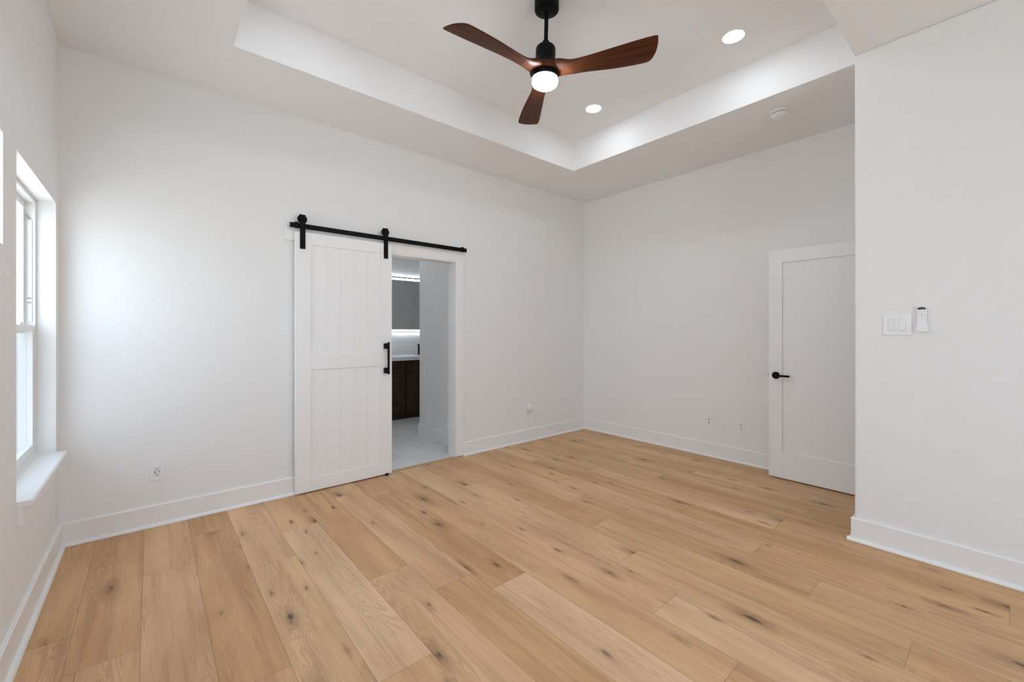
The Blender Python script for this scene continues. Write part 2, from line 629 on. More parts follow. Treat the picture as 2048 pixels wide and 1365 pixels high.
# ceiling with tray
bm = BM()
slab(bm, 2, H, TZ + 0.1, (XL - 0.16, XB + WT), (YF - 0.1, YA + WT), [(TL, TX, YC, TY)])
slab(bm, 2, TZ, TZ + 0.1, (TL, TX), (YC, TY))
struct('ceiling', bm, M['ceil'], 'white ceiling with a raised rectangular tray', 'ceiling')

# ------------------------------------------------------------------ baseboards with shoe mould
BH, BT = 0.140, 0.015
SH = 0.019


def base_run(name, label, pieces):
    """pieces: (axis, wall position, outward sign, board from, board to, shoe from, shoe to)"""
    bm = BM()
    bs = BM()
    for ax, pos, sg, a, b, c, d in pieces:
        prof = [(pos, 0.001), (pos + sg * BT, 0.001), (pos + sg * BT, BH - 0.004), (pos + sg * (BT - 0.004), BH), (pos, BH)]
        prism(bm, prof, 1 - ax, a, b)
        p = pos + sg * BT
        sh = [(p, 0.001)] + [(p + sg * SH * 0.95 * math.cos(t * PI / 8), 0.001 + SH * math.sin(t * PI / 8)) for t in range(0, 5)]
        prism(bs, sh, 1 - ax, c, d)
    if name == 'baseboard_near':       # behind the rounded corner bead
        box(bm, XC, XC + 0.014, YC - 0.014, YC, 0.001, BH - 0.0006)
    o = struct(name, bm, M['trim'], label, 'baseboard')
    obj('shoe_molding', bs, M['trim'], o, smooth=True)
    return o


ET = BT + SH * 0.95
BI = BT - 0.004
base_run('baseboard_left', 'white baseboard under the window', [(0, XL, 1, YF, YA, YF, YA - BT)])
base_run('baseboard_rear', 'white baseboard at the foot of the barn door wall',
         [(1, YA, -1, XL + BI, OX0 - 0.09, XL + BT, OX0 - 0.09), (1, YA, -1, OX1 + 0.0945, XB - BI, OX1 + 0.0945, XB - BT)])
base_run('baseboard_right', 'white baseboard under the outlets on the right wall', [(0, XB, -1, YC, YA, YC, YA - BT)])
base_run('baseboard_near', 'white baseboard along the near partition, with its end turned round the corner',
         [(0, XC, -1, YF, YC + BT, YF, YC + ET), (1, YC, 1, XC + 0.001, DX0 + 0.03, XC - BT, DX0 + 0.03)])

# ------------------------------------------------------------------ doorway to the bathroom: casing and jambs
tr = thing('trim_1', (OX1, YA, 0), 'white flat casing round the bathroom doorway', 'door casing', kind='structure')
CF = YA - 0.020
bm = BM(); box(bm, OX1 + 0.006, OX1 + 0.0945, CF, YA, 0.011, 2.040)
obj('side_casing', bm, M['trim'], tr, bevel=0.0015)
bm = BM(); box(bm, OX0 - 0.09, OX0 - 0.006, CF, YA, 0.011, 2.040)
obj('side_casing', bm, M['trim'], tr, bevel=0.0015)
bm = BM(); box(bm, 0.800, OX1 + 0.0945, CF - 0.001, YA, 2.0405, 2.161)
obj('header_board', bm, M['trim'], tr, bevel=0.0015)
JT = 0.018
bm = BM(); box(bm, OX1 - JT + 0.018, OX1 + 0.012, YA - 0.004, YA + WT, 0.0, OZ)
bm.free()
for nm, bx in (('jamb', (OX1 - 0.001, OX1 + 0.010, CF + 0.001, YA + WT + 0.004, 0.0015, OZ + 0.012)),
               ('jamb', (OX0 - 0.010, OX0 + 0.001, CF + 0.001, YA + WT + 0.004, 0.0015, OZ + 0.012)),
               ('head_jamb', (OX0, OX1, CF + 0.001, YA + WT + 0.004, OZ - 0.004, OZ + 0.0105))):
    bm = BM(); box(bm, *bx)
    obj(nm, bm, M['trim'], tr, bevel=0.001)

bm = BM()
prism(bm, [(YA - 0.026, 0.0005), (YA - 0.020, 0.006), (YA + 0.000, 0.009), (YA + 0.012, 0.009), (YA + 0.012, 0.0005)], 0, OX0 + 0.002, OX1 - 0.002)
struct('trim_2', bm, M['strip'], 'oak transition strip across the bathroom threshold', 'threshold')

# ------------------------------------------------------------------ sliding barn door
DF, DB = 3.675, 3.708
D0, D1, DZ0, DZ1 = 0.873, 1.6835, 0.012, 2.108
door = thing('door_1', (0.5 * (D0 + D1), DF, DZ0), 'white plank barn door hanging open from a black rail', 'barn door', kind='structure')
IN = 0.007
ST_L, ST_R = 0.990, 1.575
bm = BM()
nb = 5
bw = (ST_R - ST_L) / nb
for k in range(nb):
    for za, zb in ((0.10, 1.02), (1.11, 2.03)):
        a, b = ST_L + bw * k, ST_L + bw * (k + 1)
        g = 0.0016
        prism(bm, [(a, DB - 0.004), (a, DF + IN + 0.003), (a + g, DF + IN), (b - g, DF + IN), (b, DF + IN + 0.003), (b, DB - 0.004)], 2, za, zb)
obj('plank_panel', bm, M['door'], door)
for nm, bx in (('stile', (D0, ST_L, DF, DB, DZ0, DZ1)), ('stile', (ST_R, D1, DF, DB, DZ0, DZ1)),
               ('top_rail', (ST_L, ST_R, DF, DB, 2.015, DZ1)),
               ('middle_rail', (ST_L, ST_R, DF, DB, 0.998, 1.122)),
               ('bottom_rail', (ST_L, ST_R, DF, DB, DZ0, 0.116))):
    bm = BM(); box(bm, *bx)
    obj(nm, bm, M['door'], door, bevel=0.0014)

# strap hangers with wheels
for hx in (0.9255, 1.6245):
    bm = BM()
    hw = 0.0200
    ys, yb = DF - 0.007, DF - 0.0005
    # plate in front, folded over the wheel top, short tail behind
    prism(bm, [(ys, 1.972), (yb, 1.972), (yb, 2.240), (yb + 0.012, 2.246), (yb + 0.024, 2.240), (yb + 0.024, 2.190), (yb + 0.029, 2.190),
               (yb + 0.029, 2.244), (yb + 0.013, 2.2515), (ys, 2.246)], 0, hx - hw, hx + hw)
    st = obj('strap_hanger', bm, M['black'], door, bevel=0.001)
    st['label'] = 'black strap hanger'
    bm = BM()
    lathe(bm, [(0.0, -0.007), (0.030, -0.007), (0.036, -0.0055), (0.036, -0.0035), (0.031, 0.0), (0.036, 0.0035), (0.036, 0.0055), (0.030, 0.007), (0.0, 0.007)],
          (hx, DF + 0.0115, 2.2135), 1, 36)
    obj('wheel', bm, M['black'], st, smooth=True)
    bm = BM(); lathe(bm, [(0, -0.0085), (0.009, -0.008), (0.012, -0.004), (0.012, 0), (0, 0)], (hx, ys, 2.2135), 1, 20)
    obj('axle_bolt', bm, M['black'], st, smooth=True)
    for bz in (2.076, 2.012):
        bm = BM(); lathe(bm, [(0, -0.007), (0.006, -0.006), (0.0085, -0.003), (0.0085, 0), (0, 0)], (hx, ys, bz), 1, 16)
        obj('bolt', bm, M['black_s'], st, smooth=True)

# pull handle
hd = BM()
prism(hd, rrect(1.6225, 1.6395, 3.622, 3.637, 0.002, 2), 2, 0.924, 1.214)
pull = obj('pull_handle', hd, M['black'], door, smooth=True)
pull['label'] = 'black bar pull handle'
for pz in (1.178, 0.957):
    bm = BM(); box(bm, 1.603, 1.641, 3.636, DF, pz - 0.024, pz + 0.024)
    obj('standoff', bm, M['black'], pull, bevel=0.0015)

# rail fixed to the header board
rail = thing('barn_door_rail', (1.66, YA - 0.02, 2.16), 'long black flat steel rail above the barn door', 'rail')
RY0, RY1 = DF + 0.0085, DF + 0.0145
RZ0, RZ1 = 2.1375, 2.1775
RX0, RX1 = 0.835, 2.517
bm = BM(); box(bm, RX0, RX1, RY0, RY1, RZ0, RZ1)
obj('flat_bar', bm, M['black'], rail, bevel=0.001)
for rx in (0.98, 1.33, 1.88, 2.28):
    bm = BM(); lathe(bm, [(0, -0.005), (0.010, -0.004), (0.012, 0), (0, 0)], (rx, RY0, 2.1575), 1, 18)
    obj('lag_bolt', bm, M['black'], rail, smooth=True)
    bm = BM(); lathe(bm, [(0.0, 0.0), (0.012, 0.0), (0.012, CF - 0.001 - RY1), (0.0, CF - 0.001 - RY1)], (rx, RY1, 2.1575), 1, 18)
    obj('spacer', bm, M['black'], rail, smooth=True)
for rx, w in ((0.884, 0.013), (2.462, 0.016)):
    bm = BM()
    box(bm, rx - w, rx + w, RY0 - 0.010, RY0, RZ0 - 0.004, RZ1 + 0.006)
    box(bm, rx - w, rx + w, RY0, RY1 + 0.005, RZ1, RZ1 + 0.006)
    sp = obj('end_stop', bm, M['black'], rail, bevel=0.001)
    bm = BM(); lathe(bm, [(0, -0.006), (0.0055, -0.006), (0.0055, 0), (0, 0)], (rx, RY0 - 0.010, 2.155), 1, 12)
    obj('set_screw', bm, M['black'], sp, smooth=True)

bm = BM()
box(bm, 1.622, 1.642, DF - 0.016, DF - 0.011, 0.0005, 0.024)
box(bm, 1.622, 1.642, DF - 0.016, DB, 0.0005, 0.005)
tag(obj('floor_guide', bm, M['black'], org=(1.632, DF, 0), bevel=0.0008), 'small black floor guide at the foot of the barn door', 'door guide')

# ------------------------------------------------------------------ open panel door against the right wall
PF, PB = 4.247, 4.282
P0, P1 = 0.648, 1.409
pd = thing('door_2', (PF, P0, 0.012), 'white single panel door standing open before the right wall', 'door', kind='structure')
pz0, pz1 = 0.012, 2.033
sl, sr = 1.300, P0 + 0.11
zt, zb = 1.920, 0.243
for nm, bx in (('stile', (PF, PB, sl, P1, pz0, pz1)), ('stile', (PF, PB, P0, sr, pz0, pz1)),
               ('top_rail', (PF, PB, sr, sl, zt, pz1)), ('bottom_rail', (PF, PB, sr, sl, pz0, zb))):
    bm = BM(); box(bm, *bx)
    obj(nm, bm, M['door'], pd, bevel=0.0012)
bm = BM(); box(bm, PF + 0.009, PB - 0.009, sr - 0.004, sl + 0.004, zb - 0.004, zt + 0.004)
obj('panel', bm, M['door'], pd)
bm = BM()
lathe(bm, [(0, 0), (0.031, 0), (0.032, -0.006), (0.029, -0.010), (0.012, -0.012), (0.0105, -0.034), (0.0, -0.034)], (PF, 1.350, 0.919), 0, 32)
hl = obj('lever_handle', bm, M['black'], pd, smooth=True)
hl['label'] = 'black lever handle with round rose'
bm = BM()
prism(bm, rrect(PF - 0.050, PF - 0.033, 0.909, 0.9275, 0.006, 4), 1, 1.234, 1.361)
obj('lever', bm, M['black'], hl, smooth=True)
bm = BM()
lathe(bm, [(0, 0), (0.031, 0), (0.032, 0.006), (0.029, 0.010), (0.012, 0.012), (0.0105, 0.034), (0.0, 0.034)], (PB, 1.350, 0.919), 0, 32)
prism(bm, rrect(PB + 0.033, PB + 0.050, 0.909, 0.9275, 0.006, 4), 1, 1.234, 1.361)
obj('back_lever', bm, M['black'], hl, smooth=True)
bm = BM(); box(bm, PF + 0.010, PB - 0.010, P1 - 0.001, P1 + 0.006, 0.912, 0.930)
obj('latch', bm, M['black'], pd)
for hz in (0.25, 1.05, 1.83):
    bm = BM(); lathe(bm, [(0, -0.045), (0.007, -0.045), (0.007, 0.045), (0, 0.045)], (PB + 0.006, P0 - 0.007, hz), 2, 12)
    obj('hinge', bm, M['black'], pd, smooth=True)
# doorway of that door
tj = thing('trim_3', (DX0, YC, 0), 'white casing round the entry doorway behind the partition', 'door casing', kind='structure')
for nm, bx in (('jamb', (DX0 + 0.05, DX0 + 0.062, YC - WT - 0.004, YC + 0.004, 0.0, DZ)), ('jamb', (DX1 - 0.012, DX1, YC - WT - 0.004, YC + 0.004, 0.0, DZ)),
               ('head_jamb', (DX0 + 0.062, DX1 - 0.012, YC - WT - 0.004, YC + 0.004, DZ - 0.012, DZ))):
    bm = BM(); box(bm, *bx)
    obj(nm, bm, M['trim'], tj)

# ------------------------------------------------------------------ windows
def sash_window(n, w, label, detail):
    y0, y1, z0, z1 = w
    win = thing('window_%d' % n, (XL - 0.1, (y0 + y1) / 2, z0), label, 'window', kind='structure')
    xf, xb = XL - 0.078, XL - 0.150            # frame front and back
    zs = z0 + 0.027 if detail else z0          # the stool covers the bottom
    fw = 0.022
    # frame: four members
    bm = BM()
    slab(bm, 0, xf, xb, (y0 + 0.001, y1 - 0.001), (zs, z1 - 0.001), [(y0 + fw, y1 - fw, zs + 0.020, z1 - fw)])
    fr = obj('frame', bm, M['vinyl'], win, bevel=0.0015)
    ym0, ym1 = y0 + fw, y1 - fw
    zb_, zt_ = zs + 0.020, z1 - fw
    if detail:
        zm = 1.345
        # upper sash, set back
        ux0, ux1 = xf - 0.040, xf - 0.064
        sw = 0.034
        bm = BM()
        slab(bm, 0, ux0, ux1, (ym0 + 0.003, ym1 - 0.003), (zm - 0.045, zt_ - 0.002), [(ym0 + sw, ym1 - sw, zm - 0.005, zt_ - sw)])
        us = obj('upper_sash', bm, M['vinyl'], win, bevel=0.002)
        bm = BM(); box(bm, ux0 - 0.009, ux0 - 0.014, ym0 + sw - 0.004, ym1 - sw + 0.004, zm - 0.010, zt_ - sw + 0.004)
        obj('pane', bm, M['glass'], us)
        # lower sash
        lx0, lx1 = xf - 0.004, xf - 0.034
        bm = BM()
        slab(bm, 0, lx0, lx1, (ym0 + 0.003, ym1 - 0.003), (zb_ + 0.001, zm), [(ym0 + 0.038, ym1 - 0.038, zb_ + 0.048, zm - 0.036)])
        ls = obj('lower_sash', bm, M['vinyl'], win, bevel=0.002)
        bm = BM(); box(bm, lx0 - 0.012, lx0 - 0.017, ym0 + 0.034, ym1 - 0.034, zb_ + 0.044, zm - 0.032)
        obj('pane', bm, M['glass'], ls)
        bm = BM(); box(bm, xb + 0.004, xb + 0.006, ym0 + 0.001, ym1 - 0.001, zb_ + 0.001, zm - 0.01)
        obj('insect_screen', bm, M['screen_mesh'], win)
        # balance covers and tilt latches in the side tracks
        for yy, sg in ((ym1, -1), (ym0, 1)):
            bm = BM(); box(bm, xf - 0.012, xf - 0.030, min(yy, yy + sg * 0.006), max(yy, yy + sg * 0.006), zm + 0.02, zt_ - 0.10)
            obj('track_cover', bm, M['vinyl'], win, bevel=0.001)
            bm = BM(); prism(bm, [(xf - 0.018, zt_ - 0.095), (xf - 0.032, zt_ - 0.070), (xf - 0.034, zt_ - 0.078), (xf - 0.026, zt_ - 0.095)], 1,
                             min(yy, yy + sg * 0.012), max(yy, yy + sg * 0.012))
            obj('track_clip', bm, M['grey'], win)
            for zz in (zm + 0.125, zm + 0.150):
                bm = BM(); box(bm, xf - 0.014, xf - 0.029, min(yy, yy + sg * 0.008), max(yy, yy + sg * 0.008), zz, zz + 0.007)
                obj('vent_latch', bm, M['grey'], win)
        for yy in (y0 + 0.3, y1 - 0.3):
            bm = BM(); prism(bm, rrect(lx0 - 0.026, lx0 - 0.004, yy - 0.03, yy + 0.03, 0.006, 3), 2, zm, zm + 0.014)
            obj('sash_lock', bm, M['vinyl'], win, bevel=0.001)
        # stool and apron
        bm = BM()
        box(bm, xf - 0.002, XL, y0 + 0.001, y1 - 0.001, z0 + 0.003, z0 + 0.026)
        prism(bm, [(XL, z0 + 0.003), (XL + 0.040, z0 + 0.003), (XL + 0.046, z0 + 0.008), (XL + 0.048, z0 + 0.0145), (XL + 0.046, z0 + 0.021), (XL + 0.040, z0 + 0.026), (XL, z0 + 0.026)],
              1, y0 - 0.004, y1 + 0.006)
        obj('stool', bm, M['trim'], win)
        bm = BM(); box(bm, XL, XL + 0.018, y0 - 0.002, y1 + 0.010, z0 - 0.075, z0 + 0.003)
        obj('apron', bm, M['trim'], win, bevel=0.0015)
    else:
        bm = BM(); box(bm, xf - 0.030, xf - 0.035, ym0 - 0.002, ym1 + 0.002, zb_ - 0.002, zt_ + 0.002)
        obj('pane', bm, M['glass'], fr)
    return win


sash_window(1, W1, 'white single-hung window with a deep stool near the far corner', True)
sash_window(2, W2, 'high horizontal window whose bright edge shows at the far left', False)
sash_window(3, W3, 'white single-hung window added out of view beside the camera for more daylight', True)  # the last one is an added, unseen source of daylight

win = thing('window_4', ((W4[0] + W4[1]) / 2, YF, W4[2]), 'wide two-pane window added out of view behind the camera for fill light', 'window', kind='structure')  # put in to light the room from behind the camera
bm = BM()
xm = (W4[0] + W4[1]) / 2
slab(bm, 1, YF - 0.05, YF - 0.10, (W4[0] + 0.001, W4[1] - 0.001), (W4[2] + 0.001, W4[3] - 0.001),
     [(W4[0] + 0.05, xm - 0.03, W4[2] + 0.05, W4[3] - 0.05), (xm + 0.03, W4[1] - 0.05, W4[2] + 0.05, W4[3] - 0.05)])
fr = obj('frame', bm, M['vinyl'], win, bevel=0.0015)
for a, b in ((W4[0] + 0.048, xm - 0.028), (xm + 0.028, W4[1] - 0.048)):
    bm = BM(); box(bm, a, b, YF - 0.078, YF - 0.073, W4[2] + 0.048, W4[3] - 0.048)
    obj('pane', bm, M['glass'], fr)

# ------------------------------------------------------------------ ceiling fan
FXc, FYc = 1.869, 1.861
fan = thing('ceiling_fan', (FXc, FYc, TZ), 'three blade ceiling fan of dark walnut and black metal with a lit globe', 'ceiling fan')
piv = Vector((FXc, FYc, TZ - 0.03))
dvec = Vector((-0.0191, 0.0153, -1)).normalized()
TILT = Matrix.Translation(piv) @ Vector((0, 0, -1)).rotation_difference(dvec).to_matrix().to_4x4() @ Matrix.Translation(-piv)


def fan_part(name, prof, mat, parent=fan, seg=48):
    bm = BM()
    lathe(bm, prof, (FXc, FYc, 0), 2, seg)
    return obj(name, bm, mat, parent, smooth=True, xf=TILT if name != 'canopy' else None)


fan_part('canopy', [(0.0, TZ), (0.0755, TZ), (0.0755, TZ - 0.050), (0.0735, TZ - 0.056), (0.066, TZ - 0.059), (0.030, TZ - 0.061), (0.022, TZ - 0.068), (0, TZ - 0.068)], M['black_s'])
fan_part('downrod', [(0, TZ - 0.05), (0.0125, TZ - 0.05), (0.0125, 3.085), (0, 3.085)], M['black_s'], seg=24)
mh = fan_part('motor_housing', [(0, 3.112), (0.019, 3.112), (0.021, 3.094), (0.025, 3.090), (0.027, 3.081), (0.052, 3.076), (0.0595, 3.066), (0.0615, 3.054), (0.0615, 3.006), (0.0605, 3.004),
                                (0.0615, 3.002), (0.0615, 2.987), (0.070, 2.983), (0.077, 2.974), (0.079, 2.944), (0, 2.944)], M['black_s'])
BZ = 2.917                                     # blade plane
fan_part('hub', [(0, BZ + 0.028), (0.086, BZ + 0.028), (0.093, BZ + 0.024), (0.097, BZ + 0.012), (0.096, BZ - 0.004), (0.090, BZ - 0.011), (0, BZ - 0.011)], M['blade'])
lr = fan_part('light_ring', [(0, 2.910), (0.077, 2.910), (0.082, 2.907), (0.0840, 2.900), (0.0840, 2.876), (0.081, 2.874), (0, 2.874)], M['black_s'])
fan_part('light_globe', [(0, 2.880), (0.0785, 2.880), (0.0795, 2.876), (0.0790, 2.854), (0.075, 2.842), (0.066, 2.835), (0.045, 2.8315), (0, 2.8305)], M['globe'])

prof_b = [(0.050, .060, -.058, .044), (0.090, .068, -.064, .044), (0.115, .066, -.062, .040), (0.145, .059, -.053, .031), (0.19, .057, -.046, .022), (0.25, .064, -.046, .016),
          (0.32, .074, -.049, .013), (0.40, .085, -.055, .011), (0.48, .092, -.060, .010), (0.54, .095, -.064, .0095), (0.58, .096, -.066, .009), (0.605, .095, -.067, .009),
          (0.622, .090, -.068, .009), (0.634, .081, -.068, .0085), (0.648, .064, -.068, .0085), (0.663, .038, -.068, .008), (0.674, .008, -.067, .008), (0.681, -.022, -.065, .007), (0.684, -.046, -.060, .006)]



def spline(t, key):
    xs = [p[0] for p in prof_b]
    for i in range(len(xs) - 1):
        if xs[i] <= t <= xs[i + 1]:
            f = (t - xs[i]) / (xs[i + 1] - xs[i])
            def tan(j):
                a, b = max(j - 1, 0), min(j + 1, len(xs) - 1)
                return (prof_b[b][key] - prof_b[a][key]) / (xs[b] - xs[a])
            h = xs[i + 1] - xs[i]
            p0, p1, m0, m1 = prof_b[i][key], prof_b[i + 1][key], tan(i) * h, tan(i + 1) * h
            return (2*f**3-3*f**2+1)*p0 + (f**3-2*f**2+f)*m0 + (-2*f**3+3*f**2)*p1 + (f**3-f**2)*m1
    return prof_b[-1][key]


def blade_mesh():
    bm = BM()
    rs = [0.05 + 0.0125 * k for k in range(44)] + [0.593, 0.605, 0.613, 0.622, 0.628, 0.634, 0.641, 0.648, 0.655, 0.663, 0.669, 0.674, 0.678, 0.681, 0.6825, 0.684]
    rs = sorted(set(round(r, 4) for r in rs))
    rings = []
    for r in rs:
        yp, ym, th = spline(r, 1), spline(r, 2), spline(r, 3)
        pitch = math.tan(math.radians(3 + 9.5 * min(1, max(0, (r - 0.06) / 0.12))))
        q_ = min(1, max(0, (0.19 - r) / 0.10))
        zoff = 0.012 * q_ * q_ * (3 - 2 * q_)
        ring = []
        n = 9
        top, bot = [], []
        for k in range(n):
            s = -math.cos(PI * k / (n - 1))
            y = (yp + ym) / 2 + s * (yp - ym) / 2
            e_ = (1 - abs(s) ** 4) ** 0.5 if abs(s) < 1 else 0.0
            z = -y * pitch + zoff
            hh = th / 2 * (0.12 + 0.88 * e_)
            top.append((r, y, z + hh))
            bot.append((r, y, z - hh))
        pts = top + bot[::-1]
        rings.append([bm.verts.new(p) for p in pts])
    for A, B in zip(rings, rings[1:]):
        m = len(A)
        for k in range(m):
            bm.faces.new((A[k], A[(k + 1) % m], B[(k + 1) % m], B[k]))
    bm.faces.new(rings[0])
    bm.faces.new(rings[-1][::-1])
    return bm


A0 = math.radians(55.53)
blade_labels = ('walnut blade pointing away, behind the globe', 'walnut blade pointing left', 'walnut blade pointing right')
for k in range(3):
    bm = blade_mesh()
    bmesh.ops.recalc_face_normals(bm, faces=bm.faces)
    me = bpy.data.meshes.new('blade')
    bm.to_mesh(me); bm.free()
    me.materials.append(M['blade'])
    for p in me.polygons:
        p.use_smooth = True
    me.set_sharp_from_angle(angle=math.radians(50))
    o = bpy.data.objects.new('blade', me)
    COL.objects.link(o)
    o.parent = fan
    mat = TILT @ Matrix.Translation((FXc, FYc, BZ)) @ Matrix.Rotation(A0 + k * 2 * PI / 3, 4, 'Z') @ Matrix.Diagonal((0.981, 1.0, 1.0, 1.0))
    o.matrix_parent_inverse = Matrix.Translation((-FXc, -FYc, -TZ))
    o.matrix_basis = mat
    o['label'] = blade_labels[k]

# ------------------------------------------------------------------ recessed downlights
can_labels = {(3.072, 1.239): 'recessed downlight right of the fan, nearest the partition',
              (3.091, 2.474): 'recessed downlight just right of the fan blade pointing away',
              (0.780, 1.239): 'recessed downlight in the tray, outside the photo at the near left',
              (0.780, 2.474): 'recessed downlight in the tray, outside the photo at the far left'}
for (cx, cy), lb in can_labels.items():
    c = thing('recessed_light', (cx, cy, TZ), lb, 'ceiling light', 'recessed lights in the tray ceiling')
    bm = BM()
    lathe(bm, [(0.066, TZ - 0.0035), (0.069, TZ - 0.006), (0.080, TZ - 0.005), (0.084, TZ - 0.0005), (0.084, TZ), (0.066, TZ)], (cx, cy, 0), 2, 48)
    bm.faces.ensure_lookup_table()
    caps = [f for f in bm.faces if len(f.verts) > 8]
    bmesh.ops.delete(bm, geom=caps, context='FACES_ONLY')
    obj('trim_ring', bm, M['plastic'], c, smooth=True)
    bm = BM(); lathe(bm, [(0, TZ - 0.0042), (0.0672, TZ - 0.0036), (0.0672, TZ - 0.001), (0, TZ - 0.001)], (cx, cy, 0), 2, 48)
    obj('lens', bm, M['can'], c)

# ------------------------------------------------------------------ smoke detector and sensor plate on the soffit
sx, sy = 3.785, 1.180
sd = thing('smoke_detector', (sx, sy, H), 'round white smoke detector on the lower ceiling', 'smoke detector')
bm = BM(); lathe(bm, [(0, H), (0.068, H), (0.070, H - 0.004), (0.069, H - 0.012), (0.060, H - 0.014), (0, H - 0.014)], (sx, sy, 0), 2, 48)
obj('base_plate', bm, M['plastic'], sd, smooth=True)
bm = BM(); lathe(bm, [(0, H - 0.014), (0.053, H - 0.014), (0.053, H - 0.0195), (0, H - 0.0195)], (sx, sy, 0), 2, 40)
obj('vent_gap', bm, M['grey'], sd, smooth=True)
bm = BM(); lathe(bm, [(0, H - 0.0195), (0.0585, H - 0.0195), (0.060, H - 0.022), (0.056, H - 0.033), (0.045, H - 0.041), (0.020, H - 0.045), (0, H - 0.0455)], (sx, sy, 0), 2, 48)
cv = obj('cover', bm, M['plastic'], sd, smooth=True)
bm = BM(); lathe(bm, [(0, H - 0.0400), (0.009, H - 0.0400), (0.009, H - 0.0455), (0, H - 0.0455)], (sx + 0.018, sy - 0.030, 0), 2, 20)
obj('test_button', bm, M['plastic2'], cv, smooth=True)

qx, qy = 3.985, 1.975
sn = thing('ceiling_sensor', (qx, qy, H), 'small square white sensor on the lower ceiling', 'sensor')
bm = BM(); prism(bm, rrect(qx - 0.036, qx + 0.036, qy - 0.036, qy + 0.036, 0.006, 3), 2, H - 0.008, H)
obj('cover', bm, M['ceil'], sn, bevel=0.002)
bm = BM(); lathe(bm, [(0, H - 0.0105), (0.005, H - 0.0105), (0.005, H - 0.008), (0, H - 0.008)], (qx - 0.015, qy + 0.018, 0), 2, 12)
obj('status_light', bm, M['grey'], sn)

# ------------------------------------------------------------------ outlets and plates
def wall_map(wall, c, z):
    """returns f(u, d, w): u along the wall to the viewer's right, d out of the wall, w up"""
    if wall == 'A':
        return lambda u, d, w: (c + u, YA - d, z + w)
    if wall == 'B':
        return lambda u, d, w: (XB - d, c - u, z + w)
    return lambda u, d, w: (XC - d, c - u, z + w)


def wbox(bm, f, u0, u1, d0, d1, w0, w1):
    a, b = f(u0, d0, w0), f(u1, d1, w1)
    box(bm, min(a[0], b[0]), max(a[0], b[0]), min(a[1], b[1]), max(a[1], b[1]), min(a[2], b[2]), max(a[2], b[2]))


def wpoly(bm, f, pts, d0, d1):
    A = [bm.verts.new(f(p[0], d0, p[1])) for p in pts]
    B = [bm.verts.new(f(p[0], d1, p[1])) for p in pts]
    n = len(pts)
    bm.faces.new(A)
    bm.faces.new(B[::-1])
    for i in range(n):
        bm.faces.new((A[i], A[(i + 1) % n], B[(i + 1) % n], B[i]))


def circ(u, w, r, n=12, a0=0.0):
    return [(u + r * math.cos(a0 + 2 * PI * k / n), w + r * math.sin(a0 + 2 * PI * k / n)) for k in range(n)]


def plate(t, f, hw, hh):
    bm = BM()
    wpoly(bm, f, rrect(-hw, hw, -hh, hh, 0.003, 2), 0.0, 0.0055)
    return obj('face_plate', bm, M['plastic'], t, bevel=0.0022)


def hole(parent, f, pts, d, name='slot', mat='dark', th=0.0004):
    bm = BM()
    wpoly(bm, f, pts, d - 0.0003, d + th)
    return obj(name, bm, M[mat], parent)


def rc(u, w, hu, hw_):
    return [(u - hu, w - hw_), (u + hu, w - hw_), (u + hu, w + hw_), (u - hu, w + hw_)]


def duplex(t, f, usb=False, ddark='dark'):
    bm = BM()
    wpoly(bm, f, rrect(-0.0165, 0.0165, -0.033, 0.033, 0.002, 2), 0.0055, 0.0075)
    rp = obj('receptacle', bm, M['plastic2'], t, bevel=0.0006)
    d = 0.0075
    for s in (1, -1):
        w = 0.0195 * s
        hole(rp, f, rc(-0.0064, w + 0.004, 0.0014, 0.0042), d)
        hole(rp, f, rc(0.0064, w + 0.004, 0.0014, 0.0034), d)
        hole(rp, f, circ(0, w - 0.0065, 0.0028), d)
    if usb:
        hole(rp, f, rc(-0.0115, 0.0, 0.0022, 0.0062), d, 'usb_port')
        hole(rp, f, rc(0.0115, 0.0028, 0.0020, 0.0040), d, 'usb_port')


f = wall_map('A', 0.0315, 0.3605)
t = thing('wall_outlet', (0.0315, YA, 0.30), 'white outlet with charging ports, low on the wall left of the barn door', 'outlet')
plate(t, f, 0.0385, 0.0595)
duplex(t, f, True)

f = wall_map('A', 3.434, 0.372)
t = thing('wall_outlet', (3.434, YA, 0.31), 'white outlet right of the bathroom doorway, with a plug-in device in it', 'outlet')
plate(t, f, 0.036, 0.0585)
duplex(t, f)
pg = thing('plug_in_device', (3.436, YA - 0.01, 0.40), 'small rounded white plug-in device in the outlet near the corner', 'plug-in device')
bm = BM()
lathe(bm, [(0, 0.0), (0.026, 0.0), (0.031, 0.010), (0.032, 0.030), (0.029, 0.043), (0.020, 0.050), (0, 0.0515)], (0, 0, 0), 1, 32)
bmesh.ops.transform(bm, matrix=Matrix.Translation((3.436, YA - 0.0085, 0.402)) @ Matrix.Diagonal((1.0, -1.0, 1.35, 1.0)), verts=bm.verts)
obj('shell', bm, M['plastic'], pg, smooth=True)
bm = BM(); lathe(bm, [(0, 0.0), (0.021, 0.0), (0.021, 0.018), (0.014, 0.022), (0, 0.022)], (0, 0, 0), 1, 24)
bmesh.ops.transform(bm, matrix=Matrix.Translation((3.442, YA - 0.030, 0.366)) @ Matrix.Diagonal((1.0, -1.0, 0.8, 1.0)), verts=bm.verts)
obj('nozzle', bm, M['plastic2'], pg, smooth=True)

